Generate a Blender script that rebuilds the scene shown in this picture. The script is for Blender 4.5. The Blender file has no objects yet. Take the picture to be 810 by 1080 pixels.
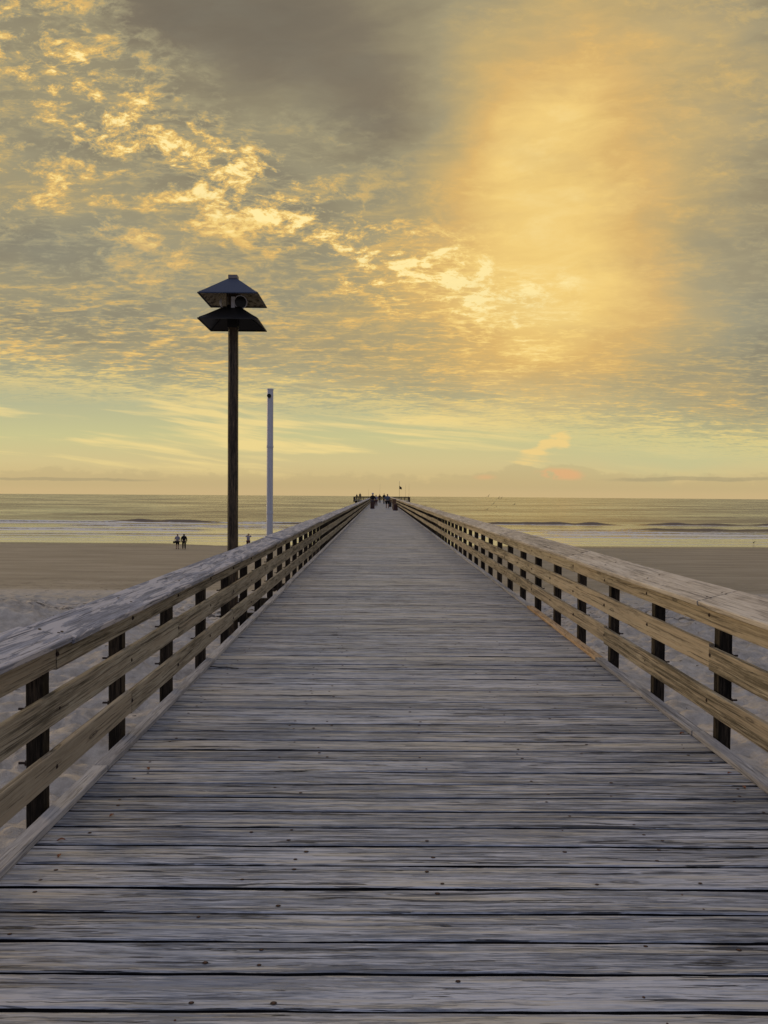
import bpy, bmesh, math, random
from mathutils import Vector, Matrix, noise as mnoise
R = math.radians
rng = random.Random(7)
scene = bpy.context.scene
COL = scene.collection

def lin(c):
    return tuple(((x/255)/12.92 if x/255 <= .04045 else ((x/255+.055)/1.055)**2.4) for x in c)

# ---------------------------------------------------------------- node maths
class S:
    """a socket that can be added, multiplied and so on"""
    def __init__(self, nt, s): self.nt, self.s = nt, s
    def _op(self, op, *a, clamp=False):
        n = self.nt.nodes.new('ShaderNodeMath'); n.operation = op; n.use_clamp = clamp
        for i, v in enumerate(a):
            if isinstance(v, S): self.nt.links.new(v.s, n.inputs[i])
            else: n.inputs[i].default_value = v
        return S(self.nt, n.outputs[0])
    def __add__(s, o): return s._op('ADD', s, o)
    def __radd__(s, o): return s._op('ADD', o, s)
    def __sub__(s, o): return s._op('SUBTRACT', s, o)
    def __rsub__(s, o): return s._op('SUBTRACT', o, s)
    def __mul__(s, o): return s._op('MULTIPLY', s, o)
    def __rmul__(s, o): return s._op('MULTIPLY', o, s)
    def __truediv__(s, o): return s._op('DIVIDE', s, o)
    def max(s, o): return s._op('MAXIMUM', s, o)
    def min(s, o): return s._op('MINIMUM', s, o)
    def pow(s, o): return s._op('POWER', s, o)
    def abs(s): return s._op('ABSOLUTE', s)
    def sat(s): return s._op('ADD', s, 0.0, clamp=True)
    def step(s, a, b):
        n = s.nt.nodes.new('ShaderNodeMapRange'); n.interpolation_type = 'SMOOTHSTEP'
        s.nt.links.new(s.s, n.inputs['Value'])
        n.inputs['From Min'].default_value = a; n.inputs['From Max'].default_value = b
        return S(s.nt, n.outputs['Result'])

class G:
    """small helper for building node trees"""
    def __init__(self, nt): self.nt = nt
    def new(self, t, **kw):
        n = self.nt.nodes.new(t)
        for k, v in kw.items(): setattr(n, k, v)
        return n
    def put(self, sock, v):
        if isinstance(v, S): self.nt.links.new(v.s, sock)
        elif v is not None: sock.default_value = v
    def comb(self, x, y, z=0.0):
        n = self.new('ShaderNodeCombineXYZ')
        for i, v in enumerate((x, y, z)): self.put(n.inputs[i], v)
        return S(self.nt, n.outputs[0])
    def sep(self, v):
        n = self.new('ShaderNodeSeparateXYZ'); self.put(n.inputs[0], v)
        return [S(self.nt, o) for o in n.outputs]
    def noise(self, v, scale, detail=3, rough=.5, dist=0.0, color=False, kind='FBM'):
        n = self.new('ShaderNodeTexNoise'); n.noise_dimensions = '3D'
        self.put(n.inputs['Vector'], v)
        n.inputs['Scale'].default_value = scale; n.inputs['Detail'].default_value = detail
        n.inputs['Roughness'].default_value = rough; n.inputs['Distortion'].default_value = dist
        return S(self.nt, n.outputs['Color' if color else 'Fac'])
    def voro(self, v, scale, feature='F1', out='Distance', rand=1.0):
        n = self.new('ShaderNodeTexVoronoi'); n.feature = feature
        self.put(n.inputs['Vector'], v); n.inputs['Scale'].default_value = scale
        n.inputs['Randomness'].default_value = rand
        return S(self.nt, n.outputs[out])
    def mapv(self, v, loc=(0,0,0), rot=(0,0,0), scale=(1,1,1), kind='POINT'):
        n = self.new('ShaderNodeMapping'); n.vector_type = kind; self.put(n.inputs['Vector'], v)
        n.inputs['Location'].default_value = loc; n.inputs['Rotation'].default_value = rot
        n.inputs['Scale'].default_value = scale
        return S(self.nt, n.outputs[0])
    def blob(self, v, c, r, rot=0.0):
        m = self.mapv(v, (c[0], c[1], 0), (0, 0, rot), (r[0], r[1], 1), 'TEXTURE')
        n = self.new('ShaderNodeTexGradient', gradient_type='SPHERICAL'); self.put(n.inputs[0], m)
        return S(self.nt, n.outputs['Fac']).step(0, 1)
    def ramp(self, f, stops, interp='LINEAR'):
        n = self.new('ShaderNodeValToRGB'); self.put(n.inputs[0], f)
        cr = n.color_ramp; cr.interpolation = interp
        while len(cr.elements) < len(stops): cr.elements.new(0.5)
        for e, (p, c) in zip(cr.elements, stops):
            e.position = p; e.color = (*c[:3], 1)
        return S(self.nt, n.outputs[0])
    def mix(self, f, a, b, mode='MIX'):
        n = self.new('ShaderNodeMix', data_type='RGBA', blend_type=mode)
        n.clamp_factor = True
        self.put(n.inputs[0], f)
        for i, v in ((6, a), (7, b)):
            if isinstance(v, S): self.nt.links.new(v.s, n.inputs[i])
            else: n.inputs[i].default_value = (*v[:3], 1)
        return S(self.nt, n.outputs[2])

# ---------------------------------------------------------------- sky
world = bpy.data.worlds.new("World"); scene.world = world; world.use_nodes = True
wt = world.node_tree; wt.nodes.clear(); g = G(wt)
dirv = S(wt, g.new('ShaderNodeTexCoord').outputs['Generated'])
dx, dy, dz = g.sep(dirv)
yy = dy.max(0.08)
u = dx/yy; v = dz/yy                       # slope coordinates of the eastern half of the sky
zz = dz.max(0.0) + 0.095
qx = dx/zz; qy = dy/zz                     # the cloud deck seen as a flat layer far overhead
q = g.comb(qx, qy)

w1 = g.noise(g.comb(u*3.0, v*6.0, 3.3), 1.0, 4, .55, color=True)
wx, wy, wz = g.sep(w1)
w2 = g.noise(g.comb(u*14.0, v*26.0, 8.0), 1.0, 4, .6, color=True)
w2x, w2y, w2z = g.sep(w2)
uw = u + (wx-.5)*.16 + (w2x-.5)*.05
vw = v + (wy-.5)*.10 + (w2y-.5)*.045
U = g.comb(uw, vw)
U0 = g.comb(u + (w2x-.5)*.02, v + (w2y-.5)*.01)
def P(px, py): return ((px-401)/800, (521-py)/800)
def B(px, py, rx, ry, deg=0, raw=False):
    return g.blob(U0 if raw else U, P(px, py), (rx/800, ry/800), R(-deg))

# broken altocumulus texture; streets of cloud run down to the right
qs = g.mapv(q, rot=(0, 0, R(22)), scale=(1.0, 1.9, 1))
qd = g.comb(qx, qy)
f_big = g.noise(g.mapv(q, rot=(0,0,R(20)), scale=(.55, 1.0, 1)), 1.3, 5, .55, .4)
f_mid = g.noise(qs, 4.2, 7, .62, .6)
f_fin = g.noise(g.mapv(q, rot=(0,0,R(14)), scale=(1.2, 2.0, 1)), 15.0, 6, .65, .5)
f = f_mid*.56 + f_fin*.44
fleck = f.step(.455, .635)
tuft = (g.noise(g.mapv(q, rot=(0,0,R(26)), scale=(1.0, 1.7, 1)), 4.2, 8, .68, 1.2)*.75 + f_fin*.25).step(.53, .64)
veil = g.noise(g.comb(u*3.6 + v*1.2, v*15.0 - u*2.4 + (wy-.5)*2.0, 1.7), 1.0, 7, .60, .15)   # smooth fibrous veil

gold = (B(600,180,360,420,8)*.24 + B(545,250,230,200,20)*.11 + B(560,90,210,190)*.07 + B(520,345,200,75,20)*.17
        + B(640,330,240,80,12)*.10 + B(740,150,330,420)*.05)
band = (B(70,90,270,120,32)*.95 + B(215,185,230,85,30)*.85 + B(350,250,220,70,30)*.85
        + B(470,315,220,80,22)*.85 + B(50,205,230,80,22)*.55).min(1.0)
dark = B(285,35,360,150,12)*.34 + B(430,130,120,110,-35)*.20 + B(120,5,150,45,20)*.08 \
     + B(790,330,190,120,10)*.16 + B(60,262,190,50,8)*.10 + B(420,215,90,50,20)*.10
level = v*-.20 + .485 + gold*.88 - dark*.78 + B(80,340,320,110)*.04 + B(70,215,270,70,15)*.10 + B(60,80,210,90,25)*.10 - B(840,190,260,460)*.13 + B(570,200,190,240,4)*.13 - B(395,165,130,70,20)*.05
uvr = g.mapv(g.comb(u + (wx-.5)*.05, v + (wy-.5)*.05), rot=(0,0,R(27)), scale=(11.0, 23.0, 1))
puff = g.noise(uvr, 1.0, 10, .70, .35)
puff2 = g.noise(g.mapv(g.comb(u, v), rot=(0,0,R(24)), scale=(34.0, 64.0, 1)), 1.0, 7, .70, .4)
pf = puff*.64 + puff2*.36 + (w1.nt and (wz-.5)*.25)
tuft2 = pf.step(.485, .63)
lowhalf = 1.0 - v.step(.14, .36)
thick = (1.0 - (gold*3.0).min(1.0)*.86)*(1.0 - (B(285,40,360,160,12)*1.5).min(1.0))
contrast = thick*.55 + band*.45 + B(90,345,330,120,4)*.35 + B(420,340,260,80,10)*.12
mix_f = fleck*lowhalf + tuft2*(1.0-lowhalf)*.6 + fleck*(1.0-lowhalf)*.4
glow = level + tuft*band*.10 + tuft2*(band*.44 + thick*.04) + pf.step(.60,.70)*band*.12 + band*.03 + (mix_f-.36)*contrast*.55 + (veil-.5)*.34*(1.0-band*.3)*(1.0-(dark*2.2).min(1.0)*.7) + (f_big-.5)*.14*(1.0-(dark*2.2).min(1.0)*.6)
cloud_col = g.ramp(glow, [(0.0, lin((104,97,86))), (.18, lin((126,116,98))), (.34, lin((157,147,117))),
                          (.50, lin((188,165,114))), (.66, lin((219,179,108))), (.82, lin((243,207,124))),
                          (1.0, lin((255,232,162)))])
# cool patches where the blue behind the veil shows through
cool = (B(790,330,200,110,10)*.75 + B(70,262,200,60,6)*.5 + B(150,330,260,60,8)*.35*(1.0-fleck)
        + B(660,420,260,40,4)*.25 + (g.noise(g.comb(u*6.0, v*14.0, 5.0), 1.0, 4, .5)-.46).max(0.0)*1.3*(1.0-fleck))
cloud_col = g.mix(cool.sat()*.36, cloud_col, lin((152,156,140)))

cloud_col = g.mix(B(660,110,330,360)*.24, cloud_col, g.mix(veil.step(.3,.7), lin((186,156,108)), lin((226,190,128))))
# clear band above the horizon
clear_col = g.ramp(v*4.0, [(0.0, lin((200,175,128))), (.07, lin((203,180,129))), (.16, lin((207,190,138))),
                           (.30, lin((198,193,141))), (.46, lin((181,180,142))), (.80, lin((164,164,138)))])
clear_col = g.mix(B(720,478,230,40,2)*.6, clear_col, lin((190,191,144)))
edge = v - .103 + u*.075 - (f_mid-.5)*.11 - (f_fin-.5)*.06 - (wx-.5)*.06        # ragged lower edge of the cloud sheet
sheet = edge.step(-.016, .028)
# long thin streaks under the sheet, tilting down to the right
st = g.noise(g.comb(u*3.2 + 4.0, (v + u*.10 + (wy-.5)*.03)*42.0, 2.0), 1.0, 5, .55, .25)
streak = st.step(.47, .62)*v.step(.012, .05)*(1.0 - u.step(.05, .28)*.75)
lowcol = g.mix(streak*.85, clear_col, lin((238,213,143)))
squig = (B(568,474,58,17,-30) + B(588,459,40,12,-16))*st.step(.30,.62)
lowcol = g.mix(squig.step(.25,.8)*.8, lowcol, lin((240,205,132)))
rimlit = (edge.step(-.03, .0) - edge.step(.006, .035))*(f.step(.40,.62))
holes = (1.0 - edge.step(.0, .085))*(1.0 - fleck)
sky = g.mix((sheet*(1.0 - holes*.75)).sat(), lowcol, cloud_col)
sky = g.mix(rimlit.sat()*.55, sky, lin((240,210,128)))
# cumulus far out along the horizon
cn = g.noise(g.comb(u*26.0, v*46.0, 9.0), 1.0, 5, .6)
bank = ((v*-1.0 + .026 + (cn-.5)*.05 + B(575,505,120,40,0,True)*.020 + B(85,505,110,30,0,True)*.006).step(-.002, .006)
        )*(v.step(-.002,.012)*.32)
sky = g.mix(bank, sky, lin((176,160,120)))
pink = B(592,499,40,11,6,True)*cn.step(.36,.55) + B(512,503,26,6,0,True)*.5
sky = g.mix(pink.step(.1,.75)*.8, sky, lin((224,172,122)))
line = B(735,503,130,3.5,-1,True) + B(60,508,150,2.5,0,True)
sky = g.mix(line.step(.0,.5)*.45, sky, lin((150,140,112)))

# the western half, behind the viewer: dusk grey-blue cloud above a dark shore
back_col = g.ramp(dz, [(0.0, lin((58,56,58))), (.10, lin((84,84,92))), (.5, lin((160,170,197))), (1.0, lin((172,178,202)))])
back_col = g.mix((f_big-.3).sat()*.6, back_col, lin((124,118,120)))
front = (dy + dz*.12).step(-.10, .30)
sky = g.mix(front, back_col, sky)
sky = g.mix(dz.step(.60, .92)*.9, sky, lin((168,173,198)))
below = dz.step(-.03, -.004)
sky = g.mix(below, lin((70,62,46)), sky)
# a little of the real atmosphere under the cloud
SUN_EL, SUN_AZ = R(10), R(-52)                 # azimuth measured from +Y towards +X
nish = g.new('ShaderNodeTexSky', sky_type='NISHITA'); nish.sun_disc = False
nish.sun_elevation = SUN_EL; nish.sun_rotation = SUN_AZ
bg1 = g.new('ShaderNodeBackground'); g.put(bg1.inputs[0], sky); bg1.inputs[1].default_value = 1.0
bg2 = g.new('ShaderNodeBackground'); wt.links.new(nish.outputs[0], bg2.inputs[0]); bg2.inputs[1].default_value = 0.0008
add = g.new('ShaderNodeAddShader'); wt.links.new(bg1.outputs[0], add.inputs[0]); wt.links.new(bg2.outputs[0], add.inputs[1])
wout = g.new('ShaderNodeOutputWorld'); wt.links.new(add.outputs[0], wout.inputs[0])
world.cycles.sampling_method = 'MANUAL'; world.cycles.sample_map_resolution = 512

sun = bpy.data.lights.new('sun', 'SUN'); sun.energy = 1.2; sun.angle = R(11); sun.color = (1.0, .74, .42)
so = bpy.data.objects.new('sun', sun); COL.objects.link(so)
sd = Vector((math.sin(SUN_AZ)*math.cos(SUN_EL), math.cos(SUN_AZ)*math.cos(SUN_EL), math.sin(SUN_EL)))
so.rotation_euler = (-sd).to_track_quat('-Z', 'Y').to_euler(); so.location = sd*60

# ---------------------------------------------------------------- camera
H = 1.72
cam = bpy.data.cameras.new('camera'); co = bpy.data.objects.new('camera', cam); COL.objects.link(co)
cam.sensor_fit = 'VERTICAL'; cam.sensor_height = 36; cam.lens = 36*800/1080
cam.clip_start = .05; cam.clip_end = 20000
pitch, yaw, roll = R(-1.36), R(-.32), R(.42)
co.location = (0, 0, H)
co.matrix_world = Matrix.Translation((0,0,H)) @ Matrix.Rotation(yaw,4,'Z') @ Matrix.Rotation(R(90)+pitch,4,'X') @ Matrix.Rotation(roll,4,'Z')
scene.camera = co
vs = scene.view_settings
vs.view_transform = 'Standard'; vs.look = 'None'; vs.exposure = 0.04; vs.gamma = 1; vs.use_curve_mapping = False

# ---------------------------------------------------------------- materials
def mat(name, color=None, rough=.6, spec=.5, metal=0.0):
    m = bpy.data.materials.new(name); m.use_nodes = True
    nt = m.node_tree; b = nt.nodes['Principled BSDF']
    if color: b.inputs['Base Color'].default_value = (*color, 1)
    b.inputs['Roughness'].default_value = rough
    b.inputs['Specular IOR Level'].default_value = spec
    b.inputs['Metallic'].default_value = metal
    return m, G(nt), b

def bump(g_, b, h, strength, dist):
    n = g_.new('ShaderNodeBump'); n.inputs['Strength'].default_value = strength
    n.inputs['Distance'].default_value = dist
    g_.put(n.inputs['Height'], h); g_.nt.links.new(n.outputs[0], b.inputs['Normal'])

def wood(name, axis, cols, crack=(.02,.018,.016), scale=1.0, rough=.7, spec=.35, warm=None, patch=None, bumpd=.004, knots=1.0, valley=None, ga=1.0, ckf=1.0):
    """weathered board; axis is the direction of the grain; 'rnd' is a per-board random"""
    m, k, b = mat(name, rough=rough, spec=spec)
    pos = S(k.nt, k.new('ShaderNodeNewGeometry').outputs['Position'])
    x, y, z = k.sep(pos)
    at = k.new('ShaderNodeAttribute'); at.attribute_name = 'rnd'
    rnd = S(k.nt, at.outputs['Fac'])
    if axis == 'X': a, c, d = x, y, z
    elif axis == 'Y': a, c, d = y, z, x
    else: a, c, d = z, x, y
    seed = rnd*37.0
    wob = k.noise(k.comb(a*2.2*ga, c*6.0, seed + d*6.0), 1.0, 3, .55)
    cc = c + (wob-.5)*.045
    dd = d + (wob-.5)*.030
    v1 = k.comb(a*3.2*scale*ga, cc*42*scale, dd*42*scale + seed)
    grain = k.noise(v1, 1.0, 5, .65)
    fine = k.noise(k.comb(a*11.0*scale*ga, cc*150*scale, dd*150*scale + seed), 1.0, 2, .6)
    broad = k.noise(k.comb(a*1.4, cc*9.0, dd*9.0 + seed), 1.0, 4, .55)
    speck = k.noise(k.comb(a*14.0, c*30.0, d*30.0 + seed), 1.0, 4, .7)
    tone = (grain-.5)*1.9 + (fine-.5)*1.6 + (broad-.5)*1.5 + (speck-.5)*.5 + .5 + (rnd-.5)*.42
    col = k.ramp(tone, [(.12, cols[0]), (.50, cols[1]), (.90, cols[2])])
    if warm:
        wm = k.noise(k.comb(a*.8 + 3.0, cc*34.0, dd*34 + seed*1.7), 1.0, 4, .6)
        col = k.mix((wm.step(.48,.66)*.85 + (rnd*7.31 - (rnd*7.31)._op('FLOOR', rnd*7.31)).step(.72,.9)*.45).sat(), col, warm)
    if patch:
        pt = k.noise(k.comb(a*1.6, c*13.0, d*13.0 + seed), 1.0, 7, .68, .8)
        col = k.mix(pt.step(.49,.53)*.9, col, patch)
    if valley:      # worn-down soft grain, dark and blue-grey, between raised pale fibres
        va = k.noise(k.comb(a*2.2 + 5.0, cc*58.0, dd*58 + seed*1.9), 1.0, 6, .72, .3)
        vb = k.noise(k.comb(a*.5 + 1.0, cc*7.0, dd*7 + seed*.7), 1.0, 3, .5)
        vf = (va + (vb-.5)*.55).step(.50, .58)
        col = k.mix(vf*.58, col, valley)
        grain = grain - vf*.5
    # knots: rings in a few stretched cells
    kn = k.voro(k.comb(a*1.6 + seed, c*7.5, d*7.5 + seed), 1.0)
    kfac = kn.step(.20, .05)*knots
    ring = (kn*80.0)._op('SINE', kn*80.0)*.5 + .5
    col = k.mix(kfac*(ring*.5+.35), col, crack)
    # checks: long thin dark splits
    ck = k.noise(k.comb(a*1.8*scale*ga + 9.0, cc*48*scale, dd*48*scale + seed*1.3), 1.0, 4, .6, .5)
    ck2 = k.noise(k.comb(a*5.0*scale*ga + 2.0, cc*85*scale, dd*95*scale + seed*2.1), 1.0, 2, .5)
    split = (ck.step(.60, .62) + ck2.step(.655, .68)*.8).sat()
    col = k.mix(split*(.85*ckf), col, crack)
    k.put(b.inputs['Base Color'], col)
    bump(k, b, grain*.5 + fine*.35 + broad*.5 - split*1.6 - kfac*ring*.5, 1.0, bumpd)
    k.put(b.inputs['Roughness'], (1.0-fine)*.25 + (rough-.12) + split*.2)
    return m

M_deck = wood('weathered grey decking', 'X', [(.15,.165,.195), (.39,.40,.43), (.63,.615,.61)],
              crack=(.014,.016,.024), rough=.50, spec=.5, warm=(.62,.545,.42), bumpd=.006, knots=1.0, valley=(.13,.15,.195), ga=.62)  # warm: tan streaks, grazing sky sheen put into the board colour
M_rail = wood('brown rail timber', 'Y', [(.10,.08,.05), (.27,.225,.155), (.44,.38,.275)],
              crack=(.03,.022,.015), rough=.72, warm=(.40,.32,.22), bumpd=.004, ga=.38, ckf=.55)
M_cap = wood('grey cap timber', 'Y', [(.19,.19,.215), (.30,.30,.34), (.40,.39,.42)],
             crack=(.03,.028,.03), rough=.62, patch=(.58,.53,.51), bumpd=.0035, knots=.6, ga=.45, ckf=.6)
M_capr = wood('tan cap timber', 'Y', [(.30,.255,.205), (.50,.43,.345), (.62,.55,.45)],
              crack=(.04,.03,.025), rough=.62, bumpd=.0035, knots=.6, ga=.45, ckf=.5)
M_kerb = wood('pale kerb timber', 'Y', [(.26,.25,.25), (.40,.38,.37), (.52,.49,.46)],
              crack=(.04,.035,.03), rough=.68, bumpd=.003, knots=.5, ga=.5, ckf=.5)
M_kerbn = wood('new kerb timber', 'Y', [(.33,.19,.09), (.52,.34,.18), (.62,.44,.26)],
               crack=(.12,.06,.03), rough=.68, bumpd=.003)
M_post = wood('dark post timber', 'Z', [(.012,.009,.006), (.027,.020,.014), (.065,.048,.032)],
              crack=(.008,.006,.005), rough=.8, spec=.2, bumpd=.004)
M_headr = wood('head rail timber', 'X', [(.05,.04,.03), (.10,.075,.05), (.16,.12,.08)],
               crack=(.01,.01,.01), rough=.8, bumpd=.004)
M_edge, _, _ = mat('near black board edge', (.012,.012,.014), .9, .1)  # near-black board sides and undersides, so the gaps read dark
M_iron, _, _ = mat('rusty iron', (.045,.028,.020), .7, .4, .3)
M_rust, k_, b_ = mat('rusty screw head', rough=.8)
k_.put(b_.inputs['Base Color'], k_.ramp(k_.noise(None, 90.0, 2), [(.3,(.03,.018,.012)), (.7,(.17,.075,.035))]))

# ---------------------------------------------------------------- mesh helpers
def tag(o, label=None, cat=None, group=None, kind=None):
    if label: o['label'] = label
    if cat: o['category'] = cat
    if group: o['group'] = group
    if kind: o['kind'] = kind
    return o
def empty(name, loc=(0,0,0), rz=0):
    o = bpy.data.objects.new(name, None); COL.objects.link(o)
    o.location = loc; o.rotation_euler = (0,0,rz); o.empty_display_size = .2
    return o
class MB:
    """collects geometry for ONE mesh object"""
    def __init__(self): self.v, self.f, self.mi, self.rnd = [], [], [], []
    def add(self, vs_, fs_, mi=0, r=None):
        n = len(self.v); self.v += [Vector(p) for p in vs_]
        r = rng.random() if r is None else r
        self.rnd += [r]*len(vs_)
        for q_ in fs_: self.f.append([i+n for i in q_]); self.mi.append(mi)
    def box(self, c, s, mi=0, r=None, rot=None):
        x, y, z = [d/2 for d in s]
        vs_ = [Vector((sx*x, sy*y, sz*z)) for sx in (-1,1) for sy in (-1,1) for sz in (-1,1)]
        if rot: vs_ = [rot @ p for p in vs_]
        vs_ = [p + Vector(c) for p in vs_]
        self.add(vs_, [(0,1,3,2),(4,6,7,5),(0,4,5,1),(2,3,7,6),(0,2,6,4),(1,5,7,3)], mi, r)
    def loft(self, rings, mi=0, r=None, closed=True):
        n = len(rings[0]); vs_ = [p for ring in rings for p in ring]; fs_ = []
        for i in range(len(rings)-1):
            for j in range(n):
                a = i*n + j; b = i*n + (j+1) % n
                fs_.append((a, b, b+n, a+n))
        if closed:
            fs_.append(tuple(range(n))[::-1]); fs_.append(tuple(range((len(rings)-1)*n, len(rings)*n)))
        self.add(vs_, fs_, mi, r)
    def tube(self, p0, p1, r0, r1=None, n=12, mi=0):
        p0, p1 = Vector(p0), Vector(p1); r1 = r0 if r1 is None else r1
        d = (p1-p0).normalized(); a = d.orthogonal().normalized(); b = d.cross(a)
        self.loft([[p + (a*math.cos(t*2*math.pi/n) + b*math.sin(t*2*math.pi/n))*rr for t in range(n)] for p, rr in ((p0,r0),(p1,r1))], mi)
    def build(self, name, mats, parent=None, origin=None, smooth=False):
        o_ = Vector(origin) if origin is not None else Vector((0,0,0))
        me = bpy.data.meshes.new(name); me.from_pydata([p-o_ for p in self.v], [], self.f)
        mats = mats if isinstance(mats, (list, tuple)) else [mats]
        for m in mats: me.materials.append(m)
        me.polygons.foreach_set('material_index', self.mi)
        at = me.attributes.new('rnd', 'FLOAT', 'POINT'); at.data.foreach_set('value', self.rnd)
        if smooth: me.polygons.foreach_set('use_smooth', [True]*len(self.f))
        bm = bmesh.new(); bm.from_mesh(me); bmesh.ops.recalc_face_normals(bm, faces=bm.faces); bm.to_mesh(me); bm.free()
        o = bpy.data.objects.new(name, me); COL.objects.link(o); o.location = o_
        if parent: o.parent = parent
        return o

def plank(mb, axis, c, L, w, t, seg=1, jit=0.0, tilt=0.0, bow=0.0, mi=0, r=None, ch=.004, wdir=None, side_mi=None):
    """board with eased edges. axis 'X'/'Y'/'Z' = long direction; wdir = unit vector of its width"""
    A = {'X': Vector((1,0,0)), 'Y': Vector((0,1,0)), 'Z': Vector((0,0,1))}[axis]
    W = Vector(wdir).normalized() if wdir else {'X': Vector((0,1,0)), 'Y': Vector((0,0,1)), 'Z': Vector((1,0,0))}[axis]
    T = A.cross(W)
    c = Vector(c); s = rng.random()*100; hw, ht = w/2, t/2
    sec = [(-hw+ch,-ht),(hw-ch,-ht),(hw,-ht+ch),(hw,ht-ch),(hw-ch,ht),(-hw+ch,ht),(-hw,ht-ch),(-hw,-ht+ch)]
    rings = []
    for i in range(seg+1):
        f_ = i/seg; a = (f_-.5)*L
        e0 = (mnoise.noise((a*3.1, s, 0)) + .6*mnoise.noise((a*11, s, 3)))*jit
        e1 = (mnoise.noise((a*3.1, s, 9)) + .6*mnoise.noise((a*11, s, 7)))*jit
        up = mnoise.noise((a*.7, s, 5))*jit*.8 + bow*math.sin(math.pi*f_)
        ring = []
        for (pw, pt) in sec:
            ww = pw + (e1 if pw > 0 else -e0)
            tt = pt + tilt*pw + up
            ring.append(c + A*a + W*ww + T*tt)
        rings.append(ring)
    n0 = len(mb.f); mb.loft(rings, mi, r)
    if side_mi is not None:
        for i in range(seg):
            for j in (0, 1, 2, 6, 7): mb.mi[n0 + i*8 + j] = side_mi

# ---------------------------------------------------------------- the pier
XL, XR = -1.663, 2.248            # inner faces of the two kerbs
PL, PR = -1.817, 2.402            # centres of the two rows of posts
Y0, Y1 = 1.3, 200.0
pier = empty('fishing_pier', (0, 0, 0))
tag(pier, 'long weathered grey plank fishing pier with brown timber railings running out over the sea', 'pier')

def family(name, makers, mats, cap, label=None, sub=None):
    """makers: list of functions(mb); the nearest `cap` become parts of their own, the rest one part"""
    for i, (fn, org) in enumerate(makers[:cap]):
        mb = MB(); fn(mb); o = mb.build(name, mats, pier, org)
        if sub: sub(i, o)
    if len(makers) > cap:
        mb = MB()
        for fn, org in makers[cap:]: fn(mb)
        o = mb.build(name, mats, pier); o['kind'] = 'stuff'

# deck boards, one by one across the walkway
def deck_maker(y, w, near):
    L = XR - XL + .176; cx = (XL+XR)/2
    ends = rng.uniform(-.012, .012)
    tl = rng.gauss(0, .008); dz_ = rng.gauss(0, .0010)
    def fn(mb):
        r = rng.random()
        plank(mb, 'X', (cx+ends, y, -.019+dz_), L, w, .038, 40 if near else 6, .0058 if near else .003, tl, 0, 0, r, ch=.005, side_mi=3)
        if near:
            lines = [-1.45, -.62, -.40, .28, .95, 1.38, 2.08] if y < 9 else [-1.45, -.5, .3, .95, 2.08]
            for lx in lines:
                for sy in (-1, 1):
                    if rng.random() < .58: continue
                    px_, py_ = lx + rng.gauss(0, .035), y + sy*w*.27 + rng.gauss(0, .012)
                    zt = dz_ + tl*(py_-y)
                    rr = rng.uniform(.0045, .0065)
                    # a dished rust hole and the screw head in it
                    ringo = [Vector((px_+math.cos(t*math.pi/5)*rr*1.9, py_+math.sin(t*math.pi/5)*rr*1.5, zt+.0012)) for t in range(10)]
                    mb.add(ringo + [Vector((px_, py_, zt+.0012))], [(t, (t+1) % 10, 10) for t in range(10)], 1, r)
                    mb.tube((px_, py_, zt+.0005), (px_, py_, zt+.003), rr, rr*.85, 8, 2)
    return fn
boards = []; y = Y0
while y < Y1:
    w = .178 + rng.uniform(-.004, .003); gap = max(.014, rng.gauss(.0195, .0035))
    boards.append((deck_maker(y + w/2, w, len(boards) < 100), ((XL+XR)/2, y+w/2, 0))); y += w + gap
family('deck_board', boards, [M_deck, M_iron, M_rust, M_edge], 100)

# kerbs lying on the deck edge
for side, xk in ((-1, XL-.0445), (1, XR+.0445)):
    n = 0; y = 1.6 if side < 0 else 2.35
    mk = []
    while y < Y1:
        L = 3.04 if rng.random() < .4 else 3.66
        if side > 0 and n == 1: L = 2.44
        new = side > 0 and n == 2
        def fn(mb, y=y, L=L, xk=xk, new=new):
            plank(mb, 'Y', (xk+rng.gauss(0,.003), y+L/2, .0205), L-.005, .089, .038, 14, .0025, rng.gauss(0,.01), 0, 1 if new else 0, wdir=(1,0,0))
        mk.append((fn, (xk, y+L/2, .02))); y += L; n += 1
    family('kerb_board', mk, [M_kerb, M_kerbn], 48)

# posts
ly = [4.03 + 1.22*i for i in range(-2, 161)]
ry = [5.25 + 1.232*i for i in range(-3, 158)]
ly = [a for a in ly if 1.0 < a < Y1-.3]; ry = [a for a in ry if 1.0 < a < Y1-.3]
def post_maker(x, y, top):
    def fn(mb):
        plank(mb, 'Z', (x+rng.gauss(0,.002), y, top/2-.22), top+.44, .090, .088, 6, .003, wdir=(1,0,0), ch=.006)
    return fn
allp = sorted([(y, PL, .905, -1) for y in ly] + [(y, PR, .945, 1) for y in ry])
def bolts(i, o):
    y, x, top, sd_ = allp[i]
    if y > 26: return
    zs = (.565, .262) if sd_ < 0 else (.60, .30)
    for zb in zs:
        mb = MB(); z_ = zb + rng.gauss(0, .008)
        xa = x + sd_*.042; mb.tube((xa, y-.02, z_), (x + sd_*.092, y-.02, z_), .007, n=8)
        mb.tube((xa+sd_*.005, y-.02, z_), (xa+sd_*.014, y-.02, z_), .016, n=6)
        b = mb.build('bolt', M_iron, None, (xa, y-.02, z_)); b.parent = o; b.location = b.location - o.location
family('post', [(post_maker(x, y, top), (x, y, 0)) for (y, x, top, s_) in allp], M_post, 98, sub=bolts)

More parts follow.
